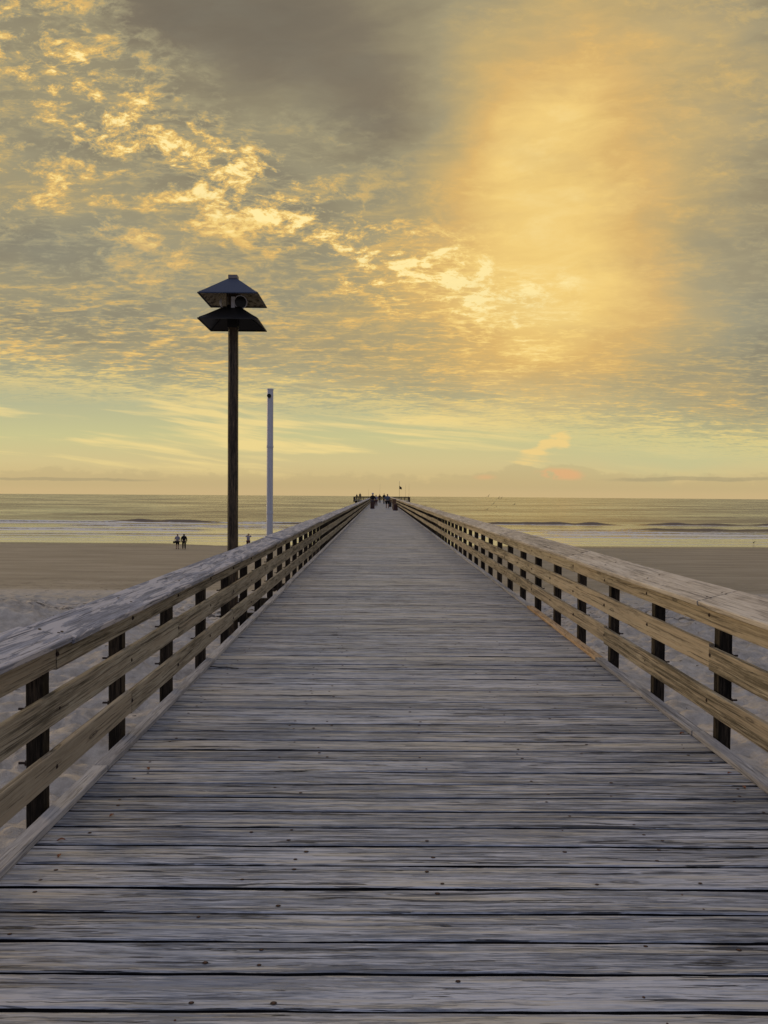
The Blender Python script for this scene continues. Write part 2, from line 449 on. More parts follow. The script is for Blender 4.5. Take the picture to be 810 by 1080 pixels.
# rails and cap, in lengths that meet on the posts
def rail_row(name, side, zc, w, start, lens, mats, cap, xoff, tilt_mi=0):
    ys = ly if side < 0 else ry
    mk = []; i = start
    while i < len(ys)-1:
        n = lens[len(mk) % len(lens)]; j = min(i+n, len(ys)-1)
        a, b = (ys[i] if i >= 0 else ys[0] - 1.22*(-i)), ys[j]
        def fn(mb, a=a, b=b):
            dzz = rng.gauss(0, .006)
            plank(mb, 'Y', (xoff + rng.gauss(0,.002), (a+b)/2, zc+dzz), b-a-.007, w+rng.gauss(0,.003), .038,
                  max(8, int((b-a)*3.5)), .0042, rng.gauss(0,.01), rng.gauss(0,.002))
        mk.append((fn, (xoff, (a+b)/2, zc))); i = j
    return mk
def both(name, zl, zr, w, mats, offs):
    a = rail_row(name, -1, zl, w, offs[0], [3,3,4,3], mats, 0, XL-.052-.019)
    b = rail_row(name, 1, zr, w, offs[1], [3,4,3,3], mats, 0, XR+.052+.019)
    mk = sorted(a+b, key=lambda t: t[1][1]); family(name, mk, mats, 98)
both('top_rail', .848, .888, .140, M_rail, (-1, -1))
both('middle_rail', .564, .605, .165, M_rail, (-2, 0))
both('bottom_rail', .264, .302, .160, M_rail, (0, -2))

def cap_row(side):
    ys = ly if side < 0 else ry
    xi, zi, dzc = (-1.620, .931, .050) if side < 0 else (2.215, .971, .078)
    mk = []; i = -1 if side < 0 else -1
    wd = Vector((side*.29, 0, dzc)); W = wd.length
    lens = [3,4,3,4]
    while i < len(ys)-1:
        n = lens[(len(mk)+(side > 0)) % 4]; j = min(i+n, len(ys)-1)
        a, b = (ys[i] if i >= 0 else ys[0]-1.22*(-i)), ys[j]
        def fn(mb, a=a, b=b):
            c = Vector((xi + rng.gauss(0,.005), (a+b)/2, zi + rng.gauss(0,.003))) + wd*.5
            # keep the top side up whichever way the width points
            plank(mb, 'Y', c, b-a-.007, W, .038, max(8, int((b-a)*3)), .0035, rng.gauss(0,.006), rng.gauss(0,.003), wdir=wd, ch=.006)
            for yy_ in [q_ for q_ in ys if a-.01 <= q_ <= b+.01 and q_ < 30]:
                for s_ in (.32, .68):
                    p = Vector((xi,0,zi)) + wd*s_ + Vector((0, yy_+rng.gauss(0,.02), 0)) + Vector((-wd.z, 0, wd.x)).normalized()*side*.0195
                    if yy_ < a+.03: p.y += .05
                    nrm = Vector((-wd.z, 0, wd.x)).normalized()*side
                    mb.tube(p, p+nrm*.0022, .009, .008, 8, 1)
        mk.append((fn, ((xi), (a+b)/2, zi))); i = j
    return mk
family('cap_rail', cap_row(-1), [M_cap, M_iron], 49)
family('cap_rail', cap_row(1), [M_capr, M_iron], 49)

# bolt heads and washers on the inner faces of the rails near the viewer
mbn = 0
for (y_, x_, top_, sd_) in allp:
    if y_ > 20: continue
    xin = (XL-.052) if sd_ < 0 else (XR+.052)
    zs = (.848,.564,.264) if sd_ < 0 else (.888,.605,.302)
    for zb in zs:
        mb = MB(); z_ = zb + rng.gauss(0,.012); yb = y_+rng.gauss(0,.012)
        mb.tube((xin+sd_*.002, yb, z_), (xin-sd_*.004, yb, z_), .015, .014, 10)
        mb.tube((xin-sd_*.004, yb, z_), (xin-sd_*.009, yb, z_), .008, .006, 6)
        mb.build('bolt_head', M_iron, pier, (xin, yb, z_))

# structure under the deck: stringers, cross beams, piles
mk = []
for xs in (-1.62, -.62, .29, 1.2, 2.2):
    def fn(mb, xs=xs): plank(mb, 'Y', (xs, (Y0+Y1)/2, -.175), Y1-Y0, .26, .075, 1, ch=.003)
    mk.append((fn, (xs, 100, -.17)))
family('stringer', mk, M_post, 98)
piles, beams = [], []
y = 3.0
while y < Y1+6:
    zg = -7.5
    for xs in (-1.45, 2.03):
        def fn(mb, xs=xs, y=y): mb.tube((xs, y, zg), (xs, y, -.32), .16, .14, 12)
        piles.append((fn, (xs, y, -.3)))
    def fn(mb, y=y): plank(mb, 'X', ((XL+XR)/2, y, -.44), 4.25, .28, .2, 1, ch=.006, wdir=(0,0,1))
    beams.append((fn, (0, y, -.44)))
    y += 5.5
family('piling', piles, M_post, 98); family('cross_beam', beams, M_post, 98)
mk = []
for yo, ln in ((10.80, .46), (12.35, .55), (14.40, .46)):
    def fn(mb, yo=yo, ln=ln): plank(mb, 'X', (-1.76-ln/2, yo+.12, -.075), ln, .075, .13, 2, .002, ch=.004)
    mk.append((fn, (-1.9, yo+.12, -.07)))
family('outrigger_beam', mk, M_post, 9)

# the cross-shaped head at the far end
HX0, HX1, HY1 = -6.9, 7.9, 212.0
mk = []
y = Y1 + .02
while y < HY1:
    def fn(mb, y=y): plank(mb, 'X', ((HX0+HX1)/2, y+.1, -.019), HX1-HX0, .19, .038, 1, ch=.003)
    mk.append((fn, (0, y, 0))); y += .2
mbh = MB()
for fn, _ in mk: fn(mbh)
mbh.build('head_deck', M_deck, pier)
def hpost(x, y):
    mb = MB(); plank(mb, 'Z', (x, y, .25), 1.4, .15, .12, 1, ch=.006); mb.build('head_post', M_post, pier, (x, y, 0))
xs_ = [HX0, -5.6, -4.3, -3.0, -1.75, 2.35, 3.7, 5.1, 6.5, HX1]
for x in xs_: hpost(x, Y1)
for x in [HX0 + (HX1-HX0)*i/8 for i in range(9)]: hpost(x, HY1)
for y in (203, 206, 209):
    hpost(HX0, y); hpost(HX1, y)
def hrail(x0, x1, y, zc, w, name='head_rail'):
    mb = MB(); plank(mb, 'X', ((x0+x1)/2, y, zc), x1-x0, w, .05, 2, .003, wdir=(0,0,1)); mb.build(name, M_headr, pier, ((x0+x1)/2, y, zc))
for zc, w in ((.84,.17), (.55,.15), (.26,.15)):
    if zc > .8:
        hrail(HX0, PL, Y1-.09, zc, w); hrail(PR, HX1, Y1-.09, zc, w)
    else:
        hrail(HX0, -5.0, Y1-.09, zc, w) if zc < .3 else None
    hrail(HX0, HX1, HY1-.09, zc, w)
for a, b in ((HX0-.1, PL+.05), (PR-.05, HX1+.1)):
    mb = MB(); plank(mb, 'X', ((a+b)/2, Y1, .955), b-a, .3, .045, 2, .003); mb.build('head_cap', M_headr, pier, ((a+b)/2, Y1, .95))
mb = MB(); plank(mb, 'X', ((HX0+HX1)/2, HY1, .955), HX1-HX0+.2, .3, .045, 2, .003); mb.build('head_cap', M_headr, pier)
for x in (HX0, HX1):
    for zc in (.84,.55,.26):
        mb = MB(); plank(mb, 'Y', (x, (Y1+HY1)/2, zc), HY1-Y1, .15, .05, 2); mb.build('head_rail', M_headr, pier)
    mb = MB()
    for yy_ in (201, 206, 211): mb.tube((x*.93, yy_, -8), (x*.93, yy_, -.1), .18, .16, 12)
    mb.build('head_pilings', M_post, pier)
mb = MB()
for yy_ in (201, 206, 211): mb.box((.5, yy_, -.22), (HX1-HX0-.2, .3, .32))
mb.build('head_beams', M_post, pier)

# ---------------------------------------------------------------- sand and sea
SEA = -4.78; RE = 1.43e6
def fbm(x, y, s=0, o=4):
    a, t, f_ = 1.0, 0.0, 1.0
    for _ in range(o):
        t += a*mnoise.noise((x*f_, y*f_, s)); a *= .5; f_ *= 2.03
    return t
def lerp(a, b, t): return a + (b-a)*t
def sst(a, b, x):
    t = min(1, max(0, (x-a)/(b-a))); return t*t*(3-2*t)
def sand_h(x, y):
    yy_ = y + fbm(x*.03, 0, 4, 2)*1.6
    z = lerp(-3.45, -4.02, sst(14, 44, yy_))
    z -= .14*sst(43.5, 46, yy_)
    z = z - .62*sst(46, 98, y)*1.0 - .0  # flat wet beach down to the waterline
    if y > 60: z += .035*sst(60, 90, y)*fbm(x*.035, y*.01, 11, 3)
    if y > 98: z -= (y-98)*.03
    if y < 10: z += (10-y)*.03
    rough = 1 - sst(36, 46, yy_)
    if rough > 0:
        n1 = fbm(x*.35, y*.45, 1, 3); n2 = fbm(x*1.3 + .4*y, y*1.9, 2, 4)
        pit = mnoise.voronoi((x*1.5, y*2.0, .5))[0][0]
        z += rough*(n1*.20 + n2*.17 - .24*math.exp(-(pit/.25)**2) + .15*abs(mnoise.noise((x*2.1, y*3.3, 8))))
        # drifted ridge to the north of the pier
        ex = ((x+20)/8.5)**2 + ((y-27.5 - (x+21)*.18)/(3.4 if y < 28 else 2.4))**2
        z += 1.9*math.exp(-ex)
        ex = ((x+7.5)/4)**2 + ((y-23)/2.2)**2
        z += .3*math.exp(-ex)
    return z
def axis_vals(a, b, dense0, dense1, step, grow):
    v_ = [dense0]
    while v_[-1] < dense1: v_.append(v_[-1] + step)
    s_ = step
    while v_[-1] < b: s_ *= grow; v_.append(v_[-1] + s_)
    w_ = []; s_ = step; t = dense0
    while t > a: s_ *= grow; t -= s_; w_.append(t)
    return w_[::-1] + v_
def grid(name, xs, ys, fz, m, smooth=True):
    nx, ny = len(xs), len(ys)
    vs_ = [(x, y, fz(x, y)) for y in ys for x in xs]
    fs_ = [(j*nx+i, j*nx+i+1, (j+1)*nx+i+1, (j+1)*nx+i) for j in range(ny-1) for i in range(nx-1)]
    me = bpy.data.meshes.new(name); me.from_pydata(vs_, [], fs_); me.materials.append(m)
    me.polygons.foreach_set('use_smooth', [smooth]*len(fs_))
    o = bpy.data.objects.new(name, me); COL.objects.link(o); o['kind'] = 'structure'
    return o, vs_

m, k, b = mat('beach sand', rough=.85, spec=.25)
pos = S(k.nt, k.new('ShaderNodeNewGeometry').outputs['Position']); x, y, z = k.sep(pos)
nb = k.noise(k.comb(x*.12, y*.5, 0), 1.0, 4, .55)
nf = k.noise(pos, 3.0, 6, .65); nff = k.noise(pos, 60.0, 3, .6)
ny_ = y + (k.noise(k.comb(x*.03, 0, 4), 1.0, 2, .5)-.5)*5.0 + (nf-.5)*2.0
wetline = ny_.step(43.0, 46.5)
dry = k.ramp(nf*.55 + nff*.2 + nb*.25, [(.34, (.29,.25,.20)), (.52, (.52,.455,.37)), (.68, (.70,.62,.51))])
wet = k.ramp(nb*.7 + nff*.2 + k.noise(k.comb(x*.4, y*2.2, 3), 1.0, 4, .6)*.25, [(.35, (.27,.218,.145)), (.58, (.375,.305,.205)), (.80, (.47,.385,.27))])
pale = (ny_.step(38.0, 40.0)*(1.0 - ny_.step(42.5, 44.0)))
col = k.mix(wetline, dry, wet)
col = k.mix(pale*.5, col, (.50,.43,.32))
rack = k.noise(k.comb(x*.9, y*3.2, 7), 1.0, 6, .7).step(.53, .60)*(ny_.step(31.0, 34.0)*(1.0-ny_.step(37.5, 40.0)) + ny_.step(43.5, 45.5)*(1.0-ny_.step(48.0, 54.0))*.5)
col = k.mix(rack*.8, col, (.065,.05,.035))
lines = k.noise(k.comb(x*.05, y*1.3, 2), 1.0, 4, .6).step(.5,.62)*wetline
col = k.mix(lines*.14, col, (.20,.155,.10))
damp = y.step(90.0, 97.0)
col = k.mix(damp*.5, col, (.17,.13,.085))
k.put(b.inputs['Base Color'], col)
k.put(b.inputs['Roughness'], .85 - damp*.45 - wetline*.08)
bump(k, b, nf*.8 + nff*.16 + k.noise(k.comb(x*2.2 + y*.8, y*6.0, 1), 1.0, 4, .6)*.5, .9, .13)
M_sand = m
sand, _ = grid('sand', axis_vals(-2500, 2500, -24, 24, .14, 1.09), axis_vals(-400, 150, 8, 46, .14, 1.10), sand_h, M_sand)

# breakers: crest line y, half-open x interval, height, foam
BRK = [(163, -90, -54, .42, 1.0), (165, -57, -36, .80, .20), (163, -27, -8, .45, .6), (168, -34, -20, .3, .5),
       (168, 23, 51, .80, .18), (170, 60, 80, .62, .2), (171, 84, 130, .55, .4), (141, 46, 120, .58, .30), (139, 20, 50, .25, .5),
       (148, -60, -18, .30, .8), (133, -95, -30, .24, .85), (131, 28, 66, .26, .8), (118, -60, -10, .16, .5), (121, 10, 130, .15, .6),
       (150, -140, -100, .5, .7), (166, -160, -110, .6, .5), (112, -120, -40, .12, .4), (143, -30, -8, .22, .4),
       (220, -130, -60, .35, 0), (232, 20, 120, .35, 0), (200, -60, -20, .25, 0), (260, -60, 60, .3, 0)]
FOAM = {}
def sea_h(x, y):
    d2 = x*x + y*y
    z = SEA - d2/(2*RE)
    am = .085*sst(118, 190, y)*(1 - .6*sst(400, 1500, y))
    z += am*math.sin((y + 2.2*mnoise.noise((x*.02, y*.01, 1)) * 3)*.62 + 2*mnoise.noise((x*.035, y*.03, 4)))
    z += .05*sst(100, 150, y)*mnoise.noise((x*.12, y*.35, 6))
    fo = 0
    for (y0, x0, x1, h, fm) in BRK:
        if abs(y-y0) > 9 or x < x0-6 or x > x1+6: continue
        e = sst(x0-5, x0+5, x)*(1-sst(x1-5, x1+5, x))
        yc = y0 + 1.6*mnoise.noise((x*.06, y0, 0)) + .5*mnoise.noise((x*.3, y0, 2))
        s_ = y - yc; hh = h*e*(.75 + .45*mnoise.noise((x*.22, y0, 5)) + .35*mnoise.noise((x*.8, y0, 9)))
        z += hh*(math.exp(-(s_/.75)**2) if s_ < 0 else math.exp(-(s_/2.6)**2))
        front = 1 - sst(.0, 4.2, abs(s_+3.6)); fm = max(fm, .75) if s_ < -1.2 and y0 > 160 and y0 < 175 else fm
        fo = max(fo, e*fm*front, e*fm*(1-sst(0, 1.0, abs(s_))) if fm > .4 else 0)
    # foam left on the shallows
    fo = max(fo, .42*(1-sst(0, 1.6, abs(y - 108 - 2.2*mnoise.noise((x*.05, 0, 3))))))
    fo = max(fo, .55*(1-sst(0, .9, abs(y - 102.2 - 1.5*mnoise.noise((x*.04, 0, 6))))))
    FOAM[(x, y)] = fo
    return z
m, k, b = mat('sea water', rough=.1, spec=.5)
pos = S(k.nt, k.new('ShaderNodeNewGeometry').outputs['Position']); x, y, z = k.sep(pos)
at = k.new('ShaderNodeAttribute'); at.attribute_name = 'foam'; fo = S(k.nt, at.outputs['Fac'])
fn_ = k.noise(k.comb(x*.9, y*1.6, 0), 1.0, 8, .78); fb_ = k.noise(k.comb(x*.14, y*.8, 5), 1.0, 4, .6)
fm = (fo*1.2 + (fn_-.5)*2.2 + (fb_-.5)*1.3 - .24).step(.05, .35)*fo.step(.02, .12)
k.put(b.inputs['Base Color'], k.mix(fm, (.185,.125,.080), (.76,.72,.66)))
b.inputs['IOR'].default_value = 1.33
paw = k.noise(k.comb(x*.012, y*.022, 6), 1.0, 6, .65)
k.put(b.inputs['Roughness'], fm*.55 + .08 + paw.step(.35,.65)*.22*y.step(130.0, 200.0))
rip = k.noise(k.comb(x*.5, y*1.6, 0), 1.0, 5, .6)
swl = k.noise(k.comb(x*.06, y*.28, 3), 1.0, 4, .6)
calm = 1.0 - y.step(118.0, 165.0)
bump(k, b, rip*.40 + swl*1.0 + k.noise(k.comb(x*.02, y*.05, 9), 1.0, 5, .7)*9.0*y.step(170.0, 400.0), 1.0, .26)
k.put(k.nt.nodes['Bump'].inputs['Strength'], 1.0 - calm*.74)
M_sea = m
sea, sv = grid('sea', axis_vals(-9000, 9000, -120, 120, 1.25, 1.12), axis_vals(94, 9500, 99, 175, .34, 1.028), sea_h, M_sea)
at = sea.data.attributes.new('foam', 'FLOAT', 'POINT'); at.data.foreach_set('value', [FOAM[(p[0], p[1])] for p in sv])

# ---------------------------------------------------------------- lamp post
M_hood, _, _ = mat('slate blue painted metal', (.034,.046,.080), .55, .5, .3)
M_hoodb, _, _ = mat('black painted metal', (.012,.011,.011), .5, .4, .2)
M_lining, k_, b_ = mat('cream mottled lining', rough=.7)
k_.put(b_.inputs['Base Color'], k_.ramp(k_.noise(None, 9.0, 5, .7), [(.40,(.10,.075,.04)), (.52,(.42,.36,.24)), (.8,(.52,.46,.33))]))
M_white, k_, b_ = mat('white plastic', rough=.45)
k_.put(b_.inputs['Base Color'], k_.ramp(k_.noise(None, 6.0, 5, .6), [(.3,(.46,.46,.49)), (.7,(.62,.62,.66))]))
M_glass, _, _ = mat('dark lamp glass', (.006,.006,.007), .15, .5)
M_pole = wood('brown lamp pole timber', 'Z', [(.028,.019,.010), (.075,.050,.028), (.15,.10,.055)], crack=(.02,.012,.008), rough=.6, bumpd=.004)

LY = 10.75; LX = -(401-246.2)/800*LY
lamp = empty('lamp_post', (LX, LY, -3.7))
tag(lamp, 'tall brown timber lamp post with two stacked dark pyramid hoods, rising beside the left railing', 'lamp post')
def onto(mb, name, m_, par, smooth=False):
    o = mb.build(name, m_, None, None, smooth)
    base = Vector((0,0,0)); p_ = par
    while p_: base += p_.location; p_ = p_.parent
    o.parent = par; o.location = -base
    return o
ZT = 1.72 + (521-294)/800*LY          # very top of the cap box
mb = MB()
oc = [(.068,.045),(.045,.068),(-.045,.068),(-.068,.045),(-.068,-.045),(-.045,-.068),(.045,-.068),(.068,-.045)]
n_ = 24; rings = []
for i in range(n_+1):
    zz_ = lerp(-3.7, ZT-.2, i/n_); j_ = (mnoise.noise((i*.7, 0, 0))*.004, mnoise.noise((i*.7, 5, 0))*.004)
    s_ = lerp(1.08, .93, i/n_)
    rings.append([(LX + a*s_ + j_[0], LY + b_*s_ + j_[1], zz_) for a, b_ in oc])
mb.loft(rings); pole = onto(mb, 'pole', M_pole, lamp)
def hood(zr, half, rise, name, mo, ml):
    """square pyramid hood, hollow underneath; zr = height of its rim"""
    rim = [(-half,-half),(half,-half),(half,half),(-half,half)]; t_ = .05
    def lay(mb, z0, hh, top, zt, flip):
        vs_ = [(LX+a*hh/half, LY+b*hh/half, z0) for a, b in rim] + [(LX+a*top/half, LY+b*top/half, zt) for a, b in rim]
        fs_ = [(i, (i+1) % 4, 4+(i+1) % 4, 4+i) for i in range(4)] + [(4,5,6,7)]
        mb.add(vs_, fs_)
    mb = MB(); lay(mb, zr, half, t_, zr+rise, 0)
    # rolled rim
    for i in range(4):
        a, b = rim[i], rim[(i+1) % 4]
        mb.box((LX+(a[0]+b[0])/2, LY+(a[1]+b[1])/2, zr-.006), (abs(b[0]-a[0])+.012, abs(b[1]-a[1])+.012, .014))
    o = onto(mb, name, mo, lamp)
    mb = MB(); lay(mb, zr+.004, half-.012, t_, zr+rise-.014, 1)
    for i in range(4):      # hip ribs inside
        a = rim[i]; p0 = Vector((LX+a[0]*.96, LY+a[1]*.96, zr+.006)); p1 = Vector((LX+a[0]*.12, LY+a[1]*.12, zr+rise-.03))
        mb.tube(p0, p1, .011, n=6)
    l_ = onto(mb, 'lining', ml, o); l_.location = (0,0,0) if False else l_.location
    return o
half = .405
ZR1 = ZT - .335
up = hood(ZR1, half, .29, 'upper_hood', M_hood, M_lining)
lo = hood(ZR1 - .345, half, .27, 'lower_hood', M_hoodb, M_hoodb)
mb = MB(); mb.box((LX, LY, ZT-.025), (.125,.125,.05)); mb.box((LX, LY, ZT-.052), (.10,.10,.014))
onto(mb, 'top_cap', mat('grey cap box', (.20,.17,.16), .6)[0], lamp)
mb = MB(); mb.box((LX, LY, ZR1-.30), (.142,.142,.20)); onto(mb, 'hood_shadow_band', M_hoodb, lamp)  # added black band for the hood's shadow on the pole, no real collar
def flood(c, d, r):
    c, d = Vector(c), Vector(d).normalized(); mb = MB()
    mb.tube(c - d*.13, c - d*.05, r*.45, r*.92, 20); mb.tube(c - d*.05, c, r*.92, r, 20)
    o = onto(mb, 'flood_lamp', M_white, lamp)
    mb = MB(); mb.tube(c, c + d*.006, r*.86, r*.82, 24); onto(mb, 'lens', M_glass, o)
    mb = MB(); mb.box(c - d*.09 + Vector((0,0,.06)), (.03,.03,.12)); onto(mb, 'bracket', M_iron, o)
flood((LX+.12, LY-.10, ZR1-.055), (.34,-1,-.10), .095)
flood((LX-.14, LY+.12, ZR1-.02), (-.5, .9,-.25), .09)
mb = MB(); mb.box((LX-.10, LY-.115, ZR1-.03), (.06,.09,.19)); onto(mb, 'junction_box', M_lining, lamp)
mb = MB(); mb.box((LX+.02, LY-.105, ZR1-.07), (.05,.07,.16)); onto(mb, 'junction_box', M_white, lamp)

# ---------------------------------------------------------------- white pole
WY = 14.4; WX = -(401-285.0)/800*WY
wp = empty('white_pole', (WX, WY, -3.8))
tag(wp, 'slim white plastic pole with a small dark round opening near its top', 'pole')
ZW = 1.72 + (521-412.5)/800*WY
mb = MB(); mb.tube((WX, WY, -3.8), (WX, WY, ZW), .062, .060, 20); onto(mb, 'pole', M_white, wp, False)
mb = MB(); mb.tube((WX, WY, ZW-.004), (WX, WY, ZW+.018), .066, .062, 20); onto(mb, 'end_cap', M_white, wp)
mb = MB(); mb.tube((WX-.006, WY-.045, ZW-.118), (WX-.008, WY-.075, ZW-.118), .046, .044, 16); onto(mb, 'camera_housing', M_white, wp)
mb = MB(); mb.tube((WX-.008, WY-.074, ZW-.122), (WX-.0085, WY-.080, ZW-.122), .040, .038, 16); onto(mb, 'camera_lens', M_glass, wp)
mb = MB()
for zz_ in (.46, -.12): mb.box((WX+.03, WY+.02, zz_), (.17,.13,.05))
onto(mb, 'bracket', M_iron, wp)
mb = MB()
for zz_ in (.05, 1.35, 2.6): mb.tube((WX, WY, zz_-.02), (WX, WY, zz_+.02), .0665, n=20)
onto(mb, 'coupling_rings', M_white, wp)

# ---------------------------------------------------------------- barrels and litter bins
def barrel(x, y, h, r, m_, label, cat='barrel', square=False):
    t = empty('waste_barrel', (x, y, 0)); tag(t, label, cat, 'bins standing on the pier deck')
    mb = MB(); n = 4 if square else 20; rings = []
    prof = [(1,0),(1,.02),(.97,.04),(.97,.32),(1.03,.34),(.97,.36),(.97,.64),(1.03,.66),(.97,.68),(.97,.95),(1.04,.98),(1.0,1.0)] if not square else [(1,0),(1,.9),(1.05,.92),(1.05,1.0)]
    for (k1, k2) in prof:
        rings.append([(math.cos((i+.5)*2*math.pi/n)*r*k1*(1.3 if square else 1), math.sin((i+.5)*2*math.pi/n)*r*k1*(1.3 if square else 1), h*k2+.002) for i in range(n)])
    mb.loft(rings); mb.build('body', m_, t)
    mb = MB(); mb.tube((0,0,h+.002), (0,0,h+.03), r*.8, r*.5, 16); mb.build('lid', m_, t)
    return t
Mb1, _, _ = mat('dark red brown bin paint', (.050,.018,.012), .6)
Mb2, _, _ = mat('tan brown bin paint', (.13,.065,.028), .7)
Mb3, _, _ = mat('black bin plastic', (.012,.010,.010), .6)
barrel(-.86, 88, .78, .26, Mb1, 'dark red-brown barrel standing in front of the white-capped angler')
barrel(1.62, 79.5, .66, .27, Mb1, 'short dark barrel, nearest of all to the viewer, by the right railing')
barrel(1.66, 88, 1.12, .24, Mb2, 'tall square tan-brown bin just behind the short dark barrel', 'bin', True)
barrel(1.33, 101, .95, .24, Mb3, 'black bin beside the person in the blue shirt')

# ---------------------------------------------------------------- people
M_skin, _, _ = mat('skin', (.30,.17,.11), .6)
def cloth(name, c): return mat(name, c, .85, .2)[0]
C_blue = cloth('slate blue cloth', (.10,.12,.17)); C_black = cloth('black cloth', (.012,.011,.012)); C_white = cloth('pale cloth', (.50,.48,.52))
C_grey = cloth('lavender grey cloth', (.25,.23,.28)); C_red = cloth('dark red cloth', (.07,.022,.018)); C_navy = cloth('navy cloth', (.03,.03,.045))
C_hair = cloth('dark hair', (.012,.009,.007))
def skin_mesh(name, pts, edges, root, m_, parent, sub=1):
    """pts: name -> (x,y,z, rx, ry). grows one continuous skinned surface along the edges"""
    keys = list(pts); me = bpy.data.meshes.new(name)
    me.from_pydata([pts[k_][:3] for k_ in keys], [(keys.index(a), keys.index(b)) for a, b in edges], [])
    o = bpy.data.objects.new(name, me); COL.objects.link(o)
    md = o.modifiers.new('skin', 'SKIN'); md.use_smooth_shade = True
    for i, k_ in enumerate(keys):
        sv_ = me.skin_vertices[0].data[i]; p = pts[k_]
        sv_.radius = (p[3], p[4] if len(p) > 4 else p[3]); sv_.use_root = (k_ == root)
    sb = o.modifiers.new('sub', 'SUBSURF'); sb.levels = sub; sb.render_levels = sub
    bpy.context.view_layer.update()
    dg = bpy.context.evaluated_depsgraph_get()
    nm = bpy.data.meshes.new_from_object(o.evaluated_get(dg)); o.modifiers.clear()
    o.data = nm; bpy.data.meshes.remove(me); nm.materials.clear(); nm.materials.append(m_)
    nm.polygons.foreach_set('use_smooth', [True]*len(nm.polygons))
    if parent: o.parent = parent
    return o
def person(x, y, z, rz, h, label, top, bottom, pose='stand', hat=None, longhair=False, group=None, long_legs=True, bulk=1.0):
    t = empty('person', (x, y, z), rz); tag(t, label, 'person', group); s_ = h/1.82
    t.scale = (s_*bulk, s_*bulk, s_)
    J = {'pel':(0,0,.96,.15,.11), 'waist':(0,0,1.10,.135,.10), 'chest':(0,-.01,1.32,.165,.115), 'nb':(0,0,1.49,.07,.065),
         'neck':(0,-.01,1.56,.052,.055), 'hd':(0,-.02,1.63,.068,.08), 'hd2':(0,-.02,1.73,.078,.095), 'hd3':(0,-.01,1.80,.05,.06),
         'nose':(0,-.125,1.67,.012,.012)}
    E = [('pel','waist'),('waist','chest'),('chest','nb'),('nb','neck'),('neck','hd'),('hd','hd2'),('hd2','hd3'),('hd','nose')]
    for sd_, n in ((-1,'l'),(1,'r')):
        st_ = .16*sd_ if pose == 'walk' else .02*sd_
        J['hip'+n] = (.095*sd_,0,.88,.088,.09); J['kn'+n] = (.10*sd_, -st_*.7-.02, .50,.058,.06)
        J['an'+n] = (.105*sd_, -st_*.6+.04+(.08 if st_ < -.1 else 0), .09,.038,.042); J['ft'+n] = (.12*sd_, J['an'+n][1]-.15, .035,.036,.03)
        J['sh'+n] = (.175*sd_,0,1.43,.058,.058)
        if pose == 'camera':
            J['el'+n] = (.27*sd_,-.16,1.42,.043); J['wr'+n] = (.10*sd_,-.26,1.62,.028); fd = Vector((-.35*sd_,-.1,1))
        elif pose == 'lean':
            J['el'+n] = (.24*sd_,-.10,1.16,.043); J['wr'+n] = (.16*sd_,-.33,1.10,.028); fd = Vector((-.2*sd_,-1,-.1))
        else:
            sw = .10*sd_ if pose == 'walk' else 0
            J['el'+n] = (.245*sd_,.03+sw*.5,1.15,.043); J['wr'+n] = (.255*sd_,-.05+sw,.90,.028); fd = Vector((0,-.1,-1))
        fd.normalize(); w_ = Vector(J['wr'+n][:3]); pm = w_ + fd*.075
        J['pm'+n] = (*pm, .036,.02)
        E += [('pel','hip'+n),('hip'+n,'kn'+n),('kn'+n,'an'+n),('an'+n,'ft'+n),('nb','sh'+n),('sh'+n,'el'+n),('el'+n,'wr'+n),('wr'+n,'pm'+n)]
        sdv = Vector((0,1,0)) if abs(fd.y) < .8 else Vector((1,0,0))
        for fi, (of, ln) in enumerate(((-.03,.07),(-.011,.085),(.010,.08),(.03,.06))):
            a = pm + sdv*of + fd*.045; b = a + fd*ln + Vector((-.012*sd_,0,0))
            J[f'f{fi}a'+n] = (*a, .009); J[f'f{fi}b'+n] = (*b, .007); E += [('pm'+n, f'f{fi}a'+n), (f'f{fi}a'+n, f'f{fi}b'+n)]
        a = w_ + fd*.035 - sdv*.045; b = a + fd*.045 - sdv*.015
        J['tha'+n] = (*a, .010); J['thb'+n] = (*b, .008); E += [('wr'+n,'tha'+n),('tha'+n,'thb'+n)]
    skin_mesh('body', J, E, 'pel', M_skin, t)
    up_ = lambda k_, d: (*J[k_][:3], J[k_][3]+d, (J[k_][4] if len(J[k_]) > 4 else J[k_][3])+d)
    SJ = {k_: up_(k_, .028) for k_ in ('waist','chest','shl','shr')}; SJ['pel'] = up_('pel', .035)
    SJ['nb'] = up_('nb', .02)
    SE = [('pel','waist'),('waist','chest'),('chest','nb'),('nb','shl'),('nb','shr')]
    for n in 'lr':
        SJ['el'+n] = up_('el'+n, .018); SE.append(('sh'+n,'el'+n))
        if top is C_black or top is C_red or top is C_navy: SJ['wr'+n] = up_('wr'+n, .014); SE.append(('el'+n,'wr'+n))
    skin_mesh('shirt', SJ, SE, 'pel', top, t)
    TJ = {k_: up_(k_, .022) for k_ in ('pel','hipl','hipr','knl','knr')}; TE = [('pel','hipl'),('pel','hipr'),('hipl','knl'),('hipr','knr')]
    if long_legs:
        for n in 'lr': TJ['an'+n] = up_('an'+n, .024); TE.append(('kn'+n,'an'+n))
    skin_mesh('trousers' if long_legs else 'shorts', TJ, TE, 'pel', bottom, t)
    for n in 'lr':
        skin_mesh('shoe', {'a': (J['an'+n][0], J['an'+n][1]+.02, .055, .052,.05), 'b': (J['ft'+n][0], J['ft'+n][1], .042, .05,.042)}, [('a','b')], 'a', C_black, t)
